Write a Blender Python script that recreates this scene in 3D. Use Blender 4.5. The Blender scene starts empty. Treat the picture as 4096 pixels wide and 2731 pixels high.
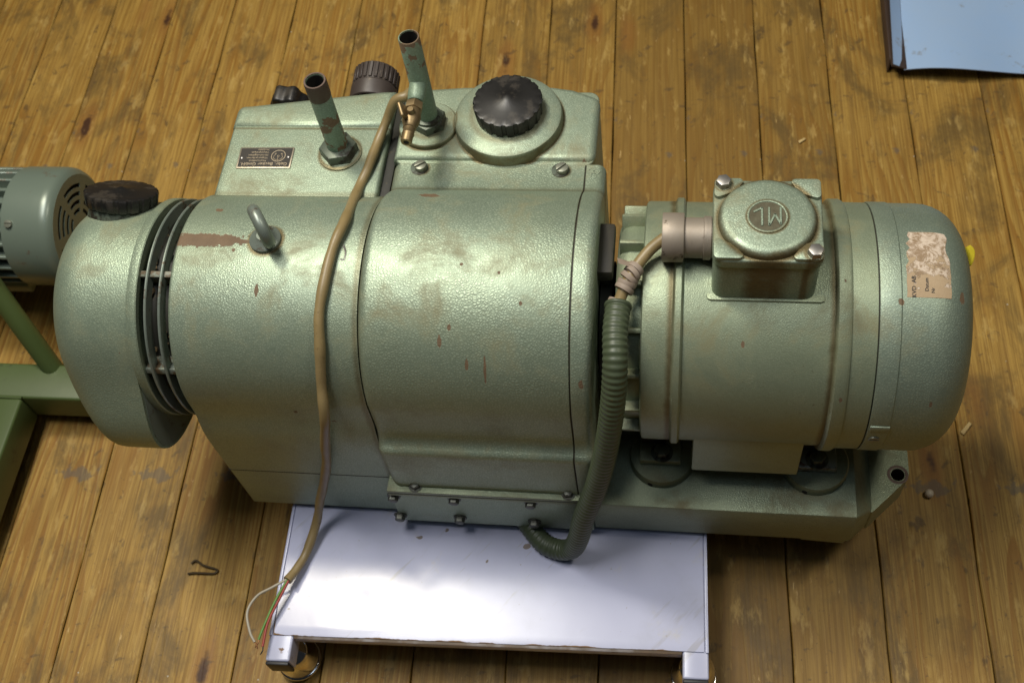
import bpy, bmesh, math, random
from math import sin, cos, pi, radians, sqrt
from mathutils import Vector, Matrix, Euler
random.seed(7)
sc = bpy.context.scene
COL = sc.collection

# ---------------------------------------------------------------- camera, light, exposure
cam_d = bpy.data.cameras.new('camera')
cam_d.lens = 39.8; cam_d.sensor_width = 36.0; cam_d.clip_start = 0.05; cam_d.clip_end = 60
cam_d.dof.use_dof = True; cam_d.dof.focus_distance = 1.13; cam_d.dof.aperture_fstop = 9.0
cam = bpy.data.objects.new('camera', cam_d); COL.objects.link(cam)
cam.location = (0.0, -0.65612, 1.38053)
cam.rotation_euler = (0.5499794, 0.1077870, 0.1021259)
sc.camera = cam

world = bpy.data.worlds.new('World'); sc.world = world
world.use_nodes = True
world.node_tree.nodes['Background'].inputs[0].default_value = (0.80, 0.88, 1.0, 1)
world.node_tree.nodes['Background'].inputs[1].default_value = 0.02

def area(name, loc, target, sx, sy, power, col):
    l = bpy.data.lights.new(name, 'AREA'); l.shape = 'RECTANGLE'; l.size = sx; l.size_y = sy
    l.energy = power; l.color = col
    o = bpy.data.objects.new(name, l); COL.objects.link(o); o.location = loc
    o.rotation_euler = (Vector(target) - Vector(loc)).to_track_quat('-Z', 'Y').to_euler()
    return o
area('ceiling_lamp', (-1.0, 0.62, 2.5), (-0.25, 0.05, 0.3), 0.34, 0.28, 29, (1.0, 0.92, 0.74))
area('second_ceiling_lamp', (1.15, 0.12, 2.7), (0.1, -0.02, 0.2), 0.40, 0.30, 15, (1.0, 0.94, 0.80))
area('roof_window', (-0.70, 0.05, 2.7), (-0.20, -0.02, 0.2), 1.20, 0.50, 42, (1.0, 0.98, 0.95))
area('window_light', (0.25, -0.75, 2.7), (0.0, 0.0, 0.3), 0.7, 0.5, 3, (0.66, 0.80, 1.0))
sc.view_settings.view_transform = 'Standard'
try: sc.view_settings.look = 'None'
except Exception: pass
sc.view_settings.exposure = 0.0; sc.view_settings.gamma = 1.0; sc.view_settings.use_curve_mapping = False

# ---------------------------------------------------------------- node helpers
class NT:
    def __init__(s, name):
        s.m = bpy.data.materials.new(name); s.m.use_nodes = True
        s.t = s.m.node_tree; s.b = s.t.nodes['Principled BSDF']
    def nd(s, typ, ins=None, out=0, **at):
        n = s.t.nodes.new(typ)
        for k, v in at.items(): setattr(n, k, v)
        for k, v in (ins or {}).items(): s.put(n.inputs[k], v)
        return n.outputs[out]
    def put(s, sock, v):
        if isinstance(v, bpy.types.NodeSocket): s.t.links.new(v, sock)
        else:
            try: sock.default_value = v
            except Exception: sock.default_value = (v[0], v[1], v[2], 1.0)
    def set(s, **k):
        for a, v in k.items(): s.put(s.b.inputs[a.replace('_', ' ')], v)
    def obj(s): return s.nd('ShaderNodeTexCoord', out=3)
    def noise(s, v, scale, detail=3, rough=.55, dist=0.0): 
        return s.nd('ShaderNodeTexNoise', {'Vector': v, 'Scale': scale, 'Detail': detail, 'Roughness': rough, 'Distortion': dist})
    def voro(s, v, scale, feature='F1', rnd=1.0, out=0):
        return s.nd('ShaderNodeTexVoronoi', {'Vector': v, 'Scale': scale, 'Randomness': rnd}, out=out, feature=feature)
    def math(s, op, a, b=0.0, c=0.0, clamp=False): 
        return s.nd('ShaderNodeMath', {0: a, 1: b, 2: c}, operation=op, use_clamp=clamp)
    def vm(s, op, a, b=(0,0,0), out=0): return s.nd('ShaderNodeVectorMath', {0: a, 1: b}, out=out, operation=op)
    def mix(s, f, a, b, blend='MIX'):
        n = s.t.nodes.new('ShaderNodeMix'); n.data_type = 'RGBA'; n.blend_type = blend
        s.put(n.inputs[0], f); s.put(n.inputs[6], a); s.put(n.inputs[7], b); return n.outputs[2]
    def step(s, v, lo, hi):
        return s.nd('ShaderNodeMapRange', {0: v, 1: lo, 2: hi, 3: 0.0, 4: 1.0}, interpolation_type='SMOOTHSTEP')
    def sep(s, v):
        n = s.t.nodes.new('ShaderNodeSeparateXYZ'); s.put(n.inputs[0], v); return n.outputs
    def comb(s, x, y, z): return s.nd('ShaderNodeCombineXYZ', {0: x, 1: y, 2: z})
    def bump(s, h, strength, dist):
        o = s.nd('ShaderNodeBump', {'Height': h, 'Strength': strength, 'Distance': dist}); s.put(s.b.inputs['Normal'], o)
    def blob(s, P, wob, c, r):
        d = s.vm('LENGTH', s.vm('DIVIDE', s.vm('SUBTRACT', P, c), r), out=1)
        return s.step(s.math('ADD', d, wob), 1.1, .95)

PRIMER = (0.105, 0.068, 0.038)
def hammer(name, light=(0.365, 0.436, 0.328), dark=(0.226, 0.288, 0.212), cell=250., chips=(), dust=1.0, chip_lo=.735, bstr=.21, metal=.57, seams=(), rings=()):
    m = NT(name); P = m.obj()
    warp = m.vm('ADD', P, m.vm('MULTIPLY', m.nd('ShaderNodeTexNoise', {'Vector': P, 'Scale': 120., 'Detail': 2.}, out=1), (.004, .004, .004)))
    v = m.voro(warp, cell, 'DISTANCE_TO_EDGE'); v2 = m.noise(P, 420., 3)
    cellm = m.step(v, .0, .34)
    sm = m.math('ADD', m.math('MULTIPLY', cellm, .7), m.math('MULTIPLY', v2, .35))
    big = m.noise(P, 7., 4, .6)
    c = m.mix(sm, dark, light)
    c = m.mix(m.math('MULTIPLY', m.step(big, .42, .68), .35), c, (0.28, 0.325, 0.21))
    # brown workshop dust and oil staining, in patches of their own
    st = m.noise(P, 17., 7, .68, .4)
    nz = m.sep(m.nd('ShaderNodeNewGeometry', out=1))[2]
    up = m.step(nz, -.1, .9)
    dm = m.math('MULTIPLY', m.math('MULTIPLY', m.step(st, .46, .72), m.math('ADD', m.math('MULTIPLY', up, .6), .25)), .75 * dust)
    c = m.mix(dm, c, (0.17, 0.135, 0.055))
    fine = m.noise(P, 230., 4, .7); sp = m.step(fine, .66, .72)
    c = m.mix(m.math('MULTIPLY', sp, .5 * dust), c, (0.085, 0.055, 0.025))
    for i, (ax, a0, w, am) in enumerate(seams):       # dust lines lying along a joint
        co = m.sep(P)[ax]
        d = m.math('ABSOLUTE', m.math('SUBTRACT', co, a0))
        k = m.math('MULTIPLY', m.step(m.math('ADD', d, m.math('MULTIPLY', m.math('SUBTRACT', st, .5), w * 1.6)), w, 0.0), am)
        c = m.mix(k, c, (0.12, 0.085, 0.03))
    for (rx, ry, rr0, w, am) in rings:                # dust packed round the foot of a fitting
        sx_, sy_, _z = m.sep(P)
        d = m.math('SQRT', m.math('ADD', m.math('POWER', m.math('SUBTRACT', sx_, rx), 2.), m.math('POWER', m.math('SUBTRACT', sy_, ry), 2.)))
        d = m.math('ABSOLUTE', m.math('SUBTRACT', d, rr0))
        k = m.math('MULTIPLY', m.step(m.math('ADD', d, m.math('MULTIPLY', m.math('SUBTRACT', st, .5), w * 2.2)), w, 0.0), am)
        c = m.mix(k, c, m.mix(fine, (0.07, 0.045, 0.018), (0.20, 0.145, 0.05)))
    # chipped paint down to primer
    ch = m.math('MULTIPLY', m.step(m.noise(P, 34., 5, .62), chip_lo, chip_lo + .012), 1.0)
    wob = m.math('MULTIPLY', m.math('SUBTRACT', m.noise(P, 150., 4, .7), .5), 1.7)
    for (cc, rr) in chips: ch = m.math('MAXIMUM', ch, m.blob(P, wob, cc, rr))
    c = m.mix(ch, c, m.mix(m.noise(P, 90.), PRIMER, (0.175, 0.115, 0.064)))
    rough = m.math('ADD', m.math('ADD', .39, m.math('MULTIPLY', m.noise(P, 26., 4), .18)), m.math('MULTIPLY', m.math('ADD', dm, ch, clamp=True), .22))
    m.set(Base_Color=c, Roughness=rough, Metallic=m.math('MULTIPLY', m.math('SUBTRACT', 1.0, m.math('ADD', dm, ch, clamp=True)), metal))
    amp = m.math('ADD', .30, m.math('MULTIPLY', m.step(m.noise(P, 13., 4, .6, .6), .36, .66), 1.0))
    h = m.math('SUBTRACT', m.math('ADD', m.math('MULTIPLY', m.math('MULTIPLY', cellm, amp), .75), m.math('MULTIPLY', v2, .55)), m.math('MULTIPLY', ch, 1.3))
    h = m.math('ADD', h, m.math('MULTIPLY', m.noise(P, 45., 3), .3))
    m.bump(h, bstr, .0013)
    return m.m

def simple(name, col, rough=.5, metal=0.0, var=.35, scale=60., dirt=None, dirt_lo=.55, bump=0.0, col2=None, coat=0.0):
    m = NT(name); P = m.obj(); n = m.noise(P, scale, 5, .65)
    c = m.mix(m.math('MULTIPLY', n, 2 * var, clamp=True), col, col2 or tuple(x * .55 for x in col))
    if dirt:
        k = m.step(m.noise(P, scale * .6 + 13, 6, .7), dirt_lo, dirt_lo + .12); c = m.mix(k, c, dirt)
    m.set(Base_Color=c, Metallic=metal, Roughness=m.math('ADD', rough - .08, m.math('MULTIPLY', n, .2)), Coat_Weight=coat)
    if bump: m.bump(n, bump, .001)
    return m.m

def wood():
    m = NT('old_floor_wood'); P = m.obj(); rnd = m.nd('ShaderNodeObjectInfo', out=5)
    x, y, z = m.sep(P)
    off = m.math('MULTIPLY', rnd, 37.)
    V = m.comb(m.math('ADD', x, off), y, m.math('MULTIPLY', rnd, 11.))
    xo = m.math('ADD', x, off); 
    wv = m.comb(m.math('MULTIPLY', xo, 11.), m.math('MULTIPLY', y, .9), off)
    w = m.noise(wv, 1., 2, .5)
    ring = m.math('FRACT', m.math('ADD', m.math('MULTIPLY', w, 17.), m.math('MULTIPLY', xo, 58.)))
    ring = m.math('MULTIPLY', m.step(ring, .25, .93), m.step(ring, 1.0, .94))
    fib = m.noise(m.comb(m.math('MULTIPLY', xo, 420.), m.math('MULTIPLY', y, 9.), off), 1., 4, .6)
    fib2 = m.noise(m.comb(m.math('MULTIPLY', xo, 90.), m.math('MULTIPLY', y, 3.), off), 1., 5, .65)
    c = m.mix(m.step(fib, .30, .68), (0.225, 0.123, 0.022), (0.400, 0.244, 0.054))
    c = m.mix(m.math('MULTIPLY', ring, m.math('MULTIPLY', m.step(m.noise(V, 4., 3), .34, .58), .85)), c, (0.235, 0.108, 0.014))
    c = m.mix(m.math('MULTIPLY', m.step(fib2, .50, .74), .32), c, (0.150, 0.078, 0.020))
    tone = m.math('MULTIPLY', m.math('SUBTRACT', rnd, .5), .9)
    c = m.mix(m.math('ADD', .22, tone, clamp=True), c, (0.160, 0.090, 0.018))
    # worn traffic dirt, dark spots, knots, pale gouges
    d1 = m.step(m.noise(m.vm('MULTIPLY', V, (1.6, .8, 1.)), 6.5, 8, .70, .5), .47, .66)
    c = m.mix(m.math('MULTIPLY', d1, .74), c, (0.098, 0.062, 0.020))
    d2 = m.step(m.noise(m.vm('MULTIPLY', V, (34., 17., 1.)), 1., 4, .6), .665, .72)
    c = m.mix(m.math('MULTIPLY', d2, .60), c, (0.060, 0.036, 0.016))
    kv = m.vm('MULTIPLY', V, (9., 2.6, 1.)); kd = m.math('ADD', m.voro(kv, 1.), m.math('MULTIPLY', m.math('SUBTRACT', m.noise(V, 70.), .5), .07))
    knot = m.step(kd, .085, .045); halo = m.step(kd, .20, .08)
    c = m.mix(m.math('MULTIPLY', halo, .55), c, (0.23, 0.095, 0.018)); c = m.mix(knot, c, (0.055, 0.022, 0.008))
    g = m.step(m.noise(m.comb(m.math('MULTIPLY', xo, 150.), m.math('MULTIPLY', y, 26.), off), 1., 5, .7), .64, .70)
    g2 = m.step(m.noise(V, 9., 4), .42, .6)
    c = m.mix(m.math('MULTIPLY', m.math('MULTIPLY', g, g2), .65), c, (0.60, 0.41, 0.17))
    ms = m.step(m.noise(P, 160., 4, .7), .64, .69); c = m.mix(m.math('MULTIPLY', ms, .6), c, (0.045, 0.03, 0.017))
    bl = m.step(m.noise(P, 42., 5, .62, .8), .60, .68); c = m.mix(m.math('MULTIPLY', bl, .55), c, (0.075, 0.048, 0.022))
    pal = m.step(m.noise(m.vm('MULTIPLY', V, (46., 13., 1.)), 1., 6, .68), .56, .68); c = m.mix(m.math('MULTIPLY', pal, .42), c, (0.53, 0.365, 0.115))
    wp = m.step(m.voro(P, 38.), .055, .04); c = m.mix(m.math('MULTIPLY', wp, m.step(m.noise(P, 11., 2), .5, .6)), c, (0.42, 0.37, 0.28))
    gs = m.step(m.noise(m.vm('ADD', P, (1.3, 7.7, 0.)), 14., 5, .6), .66, .70); c = m.mix(m.math('MULTIPLY', gs, .6), c, (0.10, 0.085, 0.066))
    m.set(Base_Color=c, Roughness=m.math('ADD', .42, m.math('MULTIPLY', fib2, .28)), Specular_IOR_Level=.35)
    m.bump(m.math('SUBTRACT', m.math('ADD', m.math('MULTIPLY', fib, .5), m.math('MULTIPLY', ring, .3)), m.math('MULTIPLY', d2, .3)), .35, .0012)
    return m.m

def enamel(rusty=True):
    m = NT('white_enamel' if rusty else 'white_tube_enamel'); P = m.obj(); x, y, z = m.sep(P)
    n = m.noise(P, 9., 6, .65); f = m.noise(P, 120., 4, .7)
    c = m.mix(m.step(n, .45, .75), (0.47, 0.49, 0.65), (0.42, 0.435, 0.56))
    c = m.mix(m.math('MULTIPLY', m.step(f, .69, .73), .7), c, (0.20, 0.15, 0.08))
    sv = m.nd('ShaderNodeVectorRotate', {'Vector': P, 'Angle': .7}, rotation_type='Z_AXIS')
    scr = m.step(m.noise(m.vm('MULTIPLY', sv, (420., 14., 1.)), 1., 2), .70, .725)
    c = m.mix(m.math('MULTIPLY', m.math('MULTIPLY', scr, m.step(m.noise(P, 7., 2), .46, .56)), .6), c, (0.33, 0.31, 0.27))
    sm = m.step(m.noise(m.vm('MULTIPLY', sv, (70., 9., 1.)), 1., 4, .6), .60, .72); c = m.mix(m.math('MULTIPLY', sm, .38), c, (0.30, 0.28, 0.24))
    dr = m.step(m.noise(P, 46., 2, .4), .755, .77); c = m.mix(m.math('MULTIPLY', dr, .8), c, (0.16, 0.11, 0.05))
    ye = m.step(m.noise(P, 22., 5, .7), .60, .75); c = m.mix(m.math('MULTIPLY', ye, .25), c, (0.55, 0.50, 0.33))
    # rusted and chipped outer edges
    ex = m.math('SUBTRACT', .252, m.math('ABSOLUTE', x)); ed = m.math('MINIMUM', ex, m.math('ABSOLUTE', m.math('SUBTRACT', y, .0)))
    rn = m.noise(m.vm('MULTIPLY', P, (14., 9., 60.)), 1., 5, .6)
    r = m.math('MULTIPLY', m.step(m.math('SUBTRACT', ed, m.math('MULTIPLY', m.math('SUBTRACT', rn, .53), .016)), .0012, .0003), 1.)
    if not rusty: r = m.math('MULTIPLY', m.step(m.noise(P, 38., 5, .65), .66, .68), .9)
    c = m.mix(r, c, m.mix(f, (0.10, 0.05, 0.018), (0.25, 0.14, 0.05)))
    m.set(Base_Color=c, Roughness=m.math('ADD', m.math('ADD', .17, m.math('MULTIPLY', n, .14)), m.math('MULTIPLY', r, .5)), Specular_IOR_Level=.5)
    m.bump(m.math('ADD', m.math('MULTIPLY', m.noise(P, 24., 3), .5), m.math('MULTIPLY', f, .06)), .12, .002)
    return m.m

def cable_mat():
    m = NT('yellowed_cable_sheath'); P = m.obj()
    n = m.noise(P, 30., 5, .6); f = m.noise(P, 200., 4, .7)
    c = m.mix(n, (0.19, 0.135, 0.052), (0.28, 0.210, 0.100)); c = m.mix(m.math('MULTIPLY', m.step(f, .6, .7), .6), c, (0.10, 0.07, 0.03))
    m.set(Base_Color=c, Roughness=.42); m.bump(f, .15, .001); return m.m

# chip positions on the painted surfaces (metres)
BIG = [((-.262,.075,.455),(.012,.005,.010)), ((-.232,-.094,.443),(.0022,.0055,.007)), ((-.205,-.109,.424),(.0018,.005,.008)), ((-.187,-.112,.42),(.0014,.012,.017)),
       ((-.222,-.083,.452),(.0018,.003,.004)), ((-.152,-.062,.466),(.0018,.002,.003)), ((-.175,-.034,.477),(.0015,.0015,.002)), ((-.213,-.026,.479),(.0015,.0015,.002)),
       ((-.092,-.118,.41),(.0025,.004,.006))]
LEFT = [((-.490,.002,.473),(.044,.0085,.02)), ((-.448,.001,.473),(.010,.003,.02)), ((-.424,-.052,.46),(.0022,.006,.008)), ((-.487,.048,.463),(.004,.003,.005)), ((-.455,-.010,.473),(.0018,.002,.004)),
        ((-.36,-.132,.33),(.006,.003,.004)), ((-.40,-.13,.345),(.003,.003,.003))]
MOT = [((.062,-.085,.44),(.0016,.003,.004)), ((.155,-.030,.47),(.002,.003,.003)), ((.155,-.022,.47),(.002,.002,.003)), ((-.001,-.125,.35),(.003,.003,.004)), ((.156,-.118,.40),(.002,.003,.003))]
FAN = [((.206,-.047,.463),(.003,.004,.004)), ((.262,-.037,.455),(.003,.006,.006)), ((.240,-.118,.395),(.0018,.003,.004))]
M = {}
M['block'] = hammer('hammertone_left_housing', chips=LEFT, cell=430., seams=((0, -.3205, .006, .55), (1, .092, .008, .45)), rings=((-.4230, .0030, .0175, .0045, .85),))
M['cover'] = hammer('hammertone_cover', chips=BIG, cell=350., bstr=.20, seams=((0, -.1035, .0016, .8), (0, -.3165, .005, .5), (1, .1015, .007, .45), (1, .1405, .0035, .7)), rings=((-.2845, .1318, .008, .004, .8), (-.1285, .1302, .008, .004, .8)))
M['paint'] = hammer('hammertone_paint', cell=450., bstr=.16, seams=((1, .1885, .0025, .7), (1, .0935, .006, .4)), rings=((-.1930, .196, .0612, .0035, .9), (-.1930, .196, .040, .007, .5), (-.2835, .188, .0335, .003, .85), (-.2835, .188, .019, .007, .6), (-.3802, .152, .0235, .004, .8)))
M['paintr'] = hammer('hammertone_reservoir_paint', cell=450., bstr=.16, rings=((-.1930, .196, .0612, .0035, .9), (-.1930, .196, .040, .007, .5), (-.2835, .188, .0335, .003, .85), (-.2835, .188, .019, .007, .6)))
M['cap_paint'] = hammer('hammertone_filter_housing', cell=400., light=(.34,.41,.295), dust=.8)
M['motor'] = hammer('hammertone_motor', chips=MOT, cell=520., bstr=.15, light=(.32,.37,.255), dark=(.245,.29,.195), seams=((0, -.0075, .006, .8), (0, .1455, .0055, .8)))
M['fan'] = hammer('hammertone_fan_cover', chips=FAN, cell=420., bstr=.20, light=(.31,.375,.285), dark=(.21,.262,.205), dust=.7, chip_lo=.755)
M['box'] = hammer('hammertone_terminal_box', cell=380., bstr=.17, dust=1.3, chip_lo=.745, rings=((.0785, -.0028, .0455, .0055, .9), (.0782, -.0048, .0192, .002, .8), (.0384, .0370, .0085, .003, .8), (.1203, -.0415, .0085, .003, .8)))
M['base'] = hammer('cast_base_paint', cell=520., bstr=.24, light=(.27,.31,.205), dark=(.19,.22,.145), dust=1.3, chip_lo=.72, metal=.5)
M['pipe'] = hammer('flaking_green_pipe_paint', cell=300., light=(.19,.28,.205), dark=(.125,.19,.135), chip_lo=.525, bstr=.2, metal=.15)
M['nut'] = simple('oily_painted_nut', (.115,.14,.105), .42, .3, dirt=(.03,.026,.018), dirt_lo=.48)
M['rust'] = simple('rusty_thread', (.085,.05,.036), .55, .35, col2=(.16,.12,.10), bump=.3, scale=140.)
M['bore'] = simple('pipe_bore', (.02,.016,.012), .8)
M['bakelite'] = simple('black_bakelite', (.013,.012,.011), .40, var=.6, scale=40., dirt=(.034,.029,.023), dirt_lo=.50)
M['brownplastic'] = simple('brown_black_plastic', (.055,.042,.036), .45, scale=50., dirt=(.13,.10,.07), dirt_lo=.58)
M['brass'] = simple('aged_brass', (.32,.235,.12), .46, .75, scale=90., col2=(.17,.12,.06), var=.5, dirt=(.06,.04,.02), dirt_lo=.66)
M['steel'] = simple('dull_steel', (.42,.40,.37), .38, .85, scale=120., dirt=(.11,.07,.04), dirt_lo=.56)
M['screw'] = simple('dull_painted_screw', (.27,.28,.22), .4, .5, scale=120., dirt=(.05,.04,.025), dirt_lo=.55)
M['darkbolt'] = simple('oily_dark_bolt', (.10,.105,.085), .4, .5, scale=120., dirt=(.03,.025,.016), dirt_lo=.5)
M['gland'] = simple('dusty_gland_metal', (.38,.33,.27), .5, .45, scale=70., col2=(.22,.175,.13), dirt=(.06,.04,.02), dirt_lo=.6)
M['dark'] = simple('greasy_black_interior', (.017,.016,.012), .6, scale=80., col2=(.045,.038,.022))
M['drum'] = simple('greasy_drum', (.020,.020,.014), .6, .1, scale=45., col2=(.010,.009,.006), dirt=(.13,.10,.045), dirt_lo=.60)
M['ring'] = simple('worn_ring_paint', (.17,.21,.17), .36, .4, scale=38., col2=(.27,.30,.27), dirt=(.10,.055,.03), dirt_lo=.53)
M['oldring'] = simple('dirty_bracket_paint', (.13,.155,.12), .5, .2, scale=90., col2=(.22,.24,.20), dirt=(.09,.06,.03), dirt_lo=.45)
M['platebk'] = simple('black_nameplate', (.014,.012,.010), .5, scale=160., col2=(.026,.020,.014), var=.5)
M['platemetal'] = simple('nameplate_aluminium', (.42,.37,.28), .4, .7, scale=200.)
M['plateink'] = simple('nameplate_lettering', (.50,.42,.29), .5, .1, scale=500., col2=(.33,.25,.15), var=.5)
M['hose'] = simple('green_corrugated_plastic', (.060,.078,.040), .45, scale=40., col2=(.040,.052,.030), dirt=(.11,.085,.04), dirt_lo=.64)
M['tape'] = simple('grey_brown_tape', (.34,.28,.23), .6, scale=60., col2=(.15,.095,.05), dirt=(.085,.05,.02), dirt_lo=.60)
M['cable'] = cable_mat()
M['chrome'] = simple('chrome', (.72,.70,.66), .12, 1.0, scale=30., var=.2)
M['white'] = enamel(); M['whitetube'] = enamel(False)
M['rustlip'] = simple('rusty_sheet_edge', (.50,.51,.58), .5, scale=16., col2=(.075,.045,.02), var=1.0, dirt=(.09,.05,.02), dirt_lo=.50)
M['black'] = simple('black_plug', (.02,.02,.022), .5)
M['rubber'] = simple('grey_rubber', (.06,.06,.06), .7)
M['wwhite'] = simple('white_wire', (.42,.38,.30), .5); M['wgreen'] = simple('green_wire', (.12,.27,.05), .45); M['wred'] = simple('red_wire', (.33,.035,.02), .42)
M['copper'] = simple('copper_strands', (.45,.22,.10), .4, .8)
M['olive'] = simple('olive_green_frame_paint', (.075,.110,.032), .42, scale=18., col2=(.055,.080,.026), dirt=(.03,.03,.012), dirt_lo=.60, bump=.15)
M['teal'] = simple('grey_green_motor_paint', (.155,.195,.155), .30, .15, scale=22., col2=(.13,.165,.13), dirt=(.12,.062,.03), dirt_lo=.615)
M['bluepan'] = simple('pale_blue_pan_paint', (.29,.45,.72), .38, scale=9., col2=(.38,.47,.58), dirt=(.22,.21,.19), dirt_lo=.60)
M['panback'] = simple('brown_pan_underside', (.075,.05,.04), .55, .2, scale=30.)
M['wood'] = wood()
M['chipwood'] = simple('fresh_wood_chip', (.62,.45,.19), .6, scale=200.)
M['under'] = simple('floor_gap_dirt', (.018,.012,.007), .9)
M['yellow'] = simple('yellow_plastic', (.62,.50,.03), .45)
M['bead'] = simple('cream_bead', (.60,.50,.36), .45)
M['wirebrown'] = simple('dull_brown_wire', (.10,.07,.035), .5, .5)
M['emblemdirt'] = simple('grimy_emblem_recess', (.13,.125,.075), .7, scale=150., col2=(.06,.05,.025), var=.7)
M['grout'] = simple('sawdust_dirt', (.15,.10,.035), .85, scale=240., col2=(.06,.04,.02), var=.6, bump=.6)

def paper_mat():
    m = NT('torn_paper_label'); P = m.obj(); x, y, z = m.sep(P)
    n = m.noise(P, 60., 6, .7); f = m.noise(P, 190., 4, .7)
    c = m.mix(f, (0.43, 0.32, 0.20), (0.35, 0.25, 0.145))
    torn = m.math('MULTIPLY', m.step(m.math('ADD', n, m.math('MULTIPLY', y, 4.5)), .42, .45), 1.)
    c2 = m.mix(m.step(m.noise(P, 110., 5, .75, 1.), .42, .60), (0.56, 0.46, 0.36), (0.27, 0.185, 0.11))
    c = m.mix(torn, c, c2)
    m.set(Base_Color=c, Roughness=.75); m.bump(m.math('ADD', m.math('MULTIPLY', torn, -.6), m.math('MULTIPLY', n, .9)), .6, .0015)
    return m.m
M['paper'] = paper_mat()

# ---------------------------------------------------------------- mesh helpers
W = {}
def root(name, label, cat, loc=(0,0,0), rz=0.0, group=None):
    o = bpy.data.objects.new(name, None); COL.objects.link(o); o.empty_display_size = .05
    o.location = loc; o.rotation_euler = (0, 0, rz); o['label'] = label; o['category'] = cat
    if group: o['group'] = group
    W[o.name] = Matrix.Translation(loc) @ Matrix.Rotation(rz, 4, 'Z'); return o
def tag(o, label, cat, group=None):
    o['label'] = label; o['category'] = cat
    if group: o['group'] = group
    return o
def mesh_of(bm, mat, ang=38):
    me = bpy.data.meshes.new('m'); bmesh.ops.recalc_face_normals(bm, faces=bm.faces[:]); bm.to_mesh(me); bm.free()
    me.materials.append(M[mat]); me.shade_smooth(); me.set_sharp_from_angle(angle=radians(ang)); return me
def put(name, me, parent=None, mw=None, label=None, local=False):
    """link a mesh; mw = its world matrix (local to the parent when local=True)"""
    o = bpy.data.objects.new(name, me); COL.objects.link(o); me.name = name
    mw = mw or Matrix.Identity(4)
    if parent:
        o.parent = parent
        if not local: mw = W[parent.name].inverted() @ mw
        W[o.name] = W[parent.name] @ mw
    else: W[o.name] = mw.copy()
    o.matrix_basis = mw
    if label: o['label'] = label
    return o
def ob(name, bm, mat, parent=None, mw=None, label=None, local=False, ang=38):
    """authored in world metres: mesh data stays in world coordinates, the object sits at mw"""
    return put(name, mesh_of(bm, mat, ang), parent, mw, label, local)
T = Matrix.Translation
def align(p, d, up=None):
    """matrix with local Z along d at p"""
    q = Vector(d).to_track_quat('Z', 'Y' if up is None else up); return T(p) @ q.to_matrix().to_4x4()
RX = Matrix.Rotation(pi / 2, 4, 'Y')         # local Z -> world X

def lathe(prof, seg=64, mtx=None, cap=True):
    """prof: [(r, h)] about local Z"""
    bm = bmesh.new(); rings = []
    for r, h in prof:
        if r < 1e-6: rings.append([bm.verts.new((0, 0, h))])
        else: rings.append([bm.verts.new((r * cos(2 * pi * i / seg), r * sin(2 * pi * i / seg), h)) for i in range(seg)])
    for a, b in zip(rings, rings[1:]):
        for i in range(seg):
            j = (i + 1) % seg
            if len(a) == 1 and len(b) == 1: continue
            if len(a) == 1: bm.faces.new((a[0], b[j], b[i]))
            elif len(b) == 1: bm.faces.new((a[i], a[j], b[0]))
            else: bm.faces.new((a[i], a[j], b[j], b[i]))
    if cap:
        if len(rings[0]) > 1: bm.faces.new(rings[0][::-1])
        if len(rings[-1]) > 1: bm.faces.new(rings[-1])
    if mtx: bm.transform(mtx)
    return bm
def rbox(x0, x1, y0, y1, z0, z1, b=.002, seg=2):
    bm = bmesh.new(); bmesh.ops.create_cube(bm, size=1.0)
    bm.transform(T(((x0+x1)/2, (y0+y1)/2, (z0+z1)/2)) @ Matrix.Diagonal((x1-x0, y1-y0, z1-z0, 1)))
    if b: bmesh.ops.bevel(bm, geom=bm.edges[:], offset=b, segments=seg, affect='EDGES', profile=.5)
    return bm
def inset_poly(P, d):
    n = len(P); A = sum(P[i][0]*P[(i+1) % n][1] - P[(i+1) % n][0]*P[i][1] for i in range(n)); s = 1 if A > 0 else -1
    out = []
    for i in range(n):
        p, a, b = Vector(P[i]), Vector(P[i-1]), Vector(P[(i+1) % n])
        e1 = (p-a); e2 = (b-p)
        if e1.length < 1e-9 or e2.length < 1e-9: out.append(tuple(p)); continue
        e1.normalize(); e2.normalize()
        n1 = Vector((-e1.y, e1.x))*s; n2 = Vector((-e2.y, e2.x))*s; nn = n1+n2
        if nn.length < 1e-6: nn = n1
        nn.normalize(); k = max(.35, nn.dot(n1)); out.append(tuple(p + nn*(d/k)))
    return out
def loft(P, a0, a1, r0=0.0, r1=0.0, n=5, axis='X'):
    """extrude polygon P along an axis from a0 to a1, end edges rounded by r0 / r1"""
    secs = []
    if r0: secs += [(a0 + r0*(1-sin(t)), r0*(1-cos(t))) for t in [pi/2*(n-i)/n for i in range(n)]]
    secs = [(a0 + r0*(1-cos(t)), r0*(1-sin(t))) for t in [pi/2*i/n for i in range(n+1)]] if r0 else [(a0, 0)]
    secs += [(a1 - r1*(1-cos(t)), r1*(1-sin(t))) for t in [pi/2*(n-i)/n for i in range(n+1)]] if r1 else [(a1, 0)]
    bm = bmesh.new(); rings = []
    for a, d in secs:
        Q = inset_poly(P, d) if d > 1e-7 else P
        rings.append([bm.verts.new((a, q[0], q[1]) if axis == 'X' else ((q[0], q[1], a) if axis == 'Z' else (q[0], a, q[1]))) for q in Q])
    for A, B in zip(rings, rings[1:]):
        for i in range(len(A)):
            j = (i+1) % len(A); bm.faces.new((A[i], A[j], B[j], B[i]))
    bm.faces.new(rings[0][::-1]); bm.faces.new(rings[-1]); return bm
def arc(cx, cy, r, a0, a1, n):
    return [(cx + r*cos(radians(a0+(a1-a0)*i/n)), cy + r*sin(radians(a0+(a1-a0)*i/n))) for i in range(n+1)]
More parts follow.
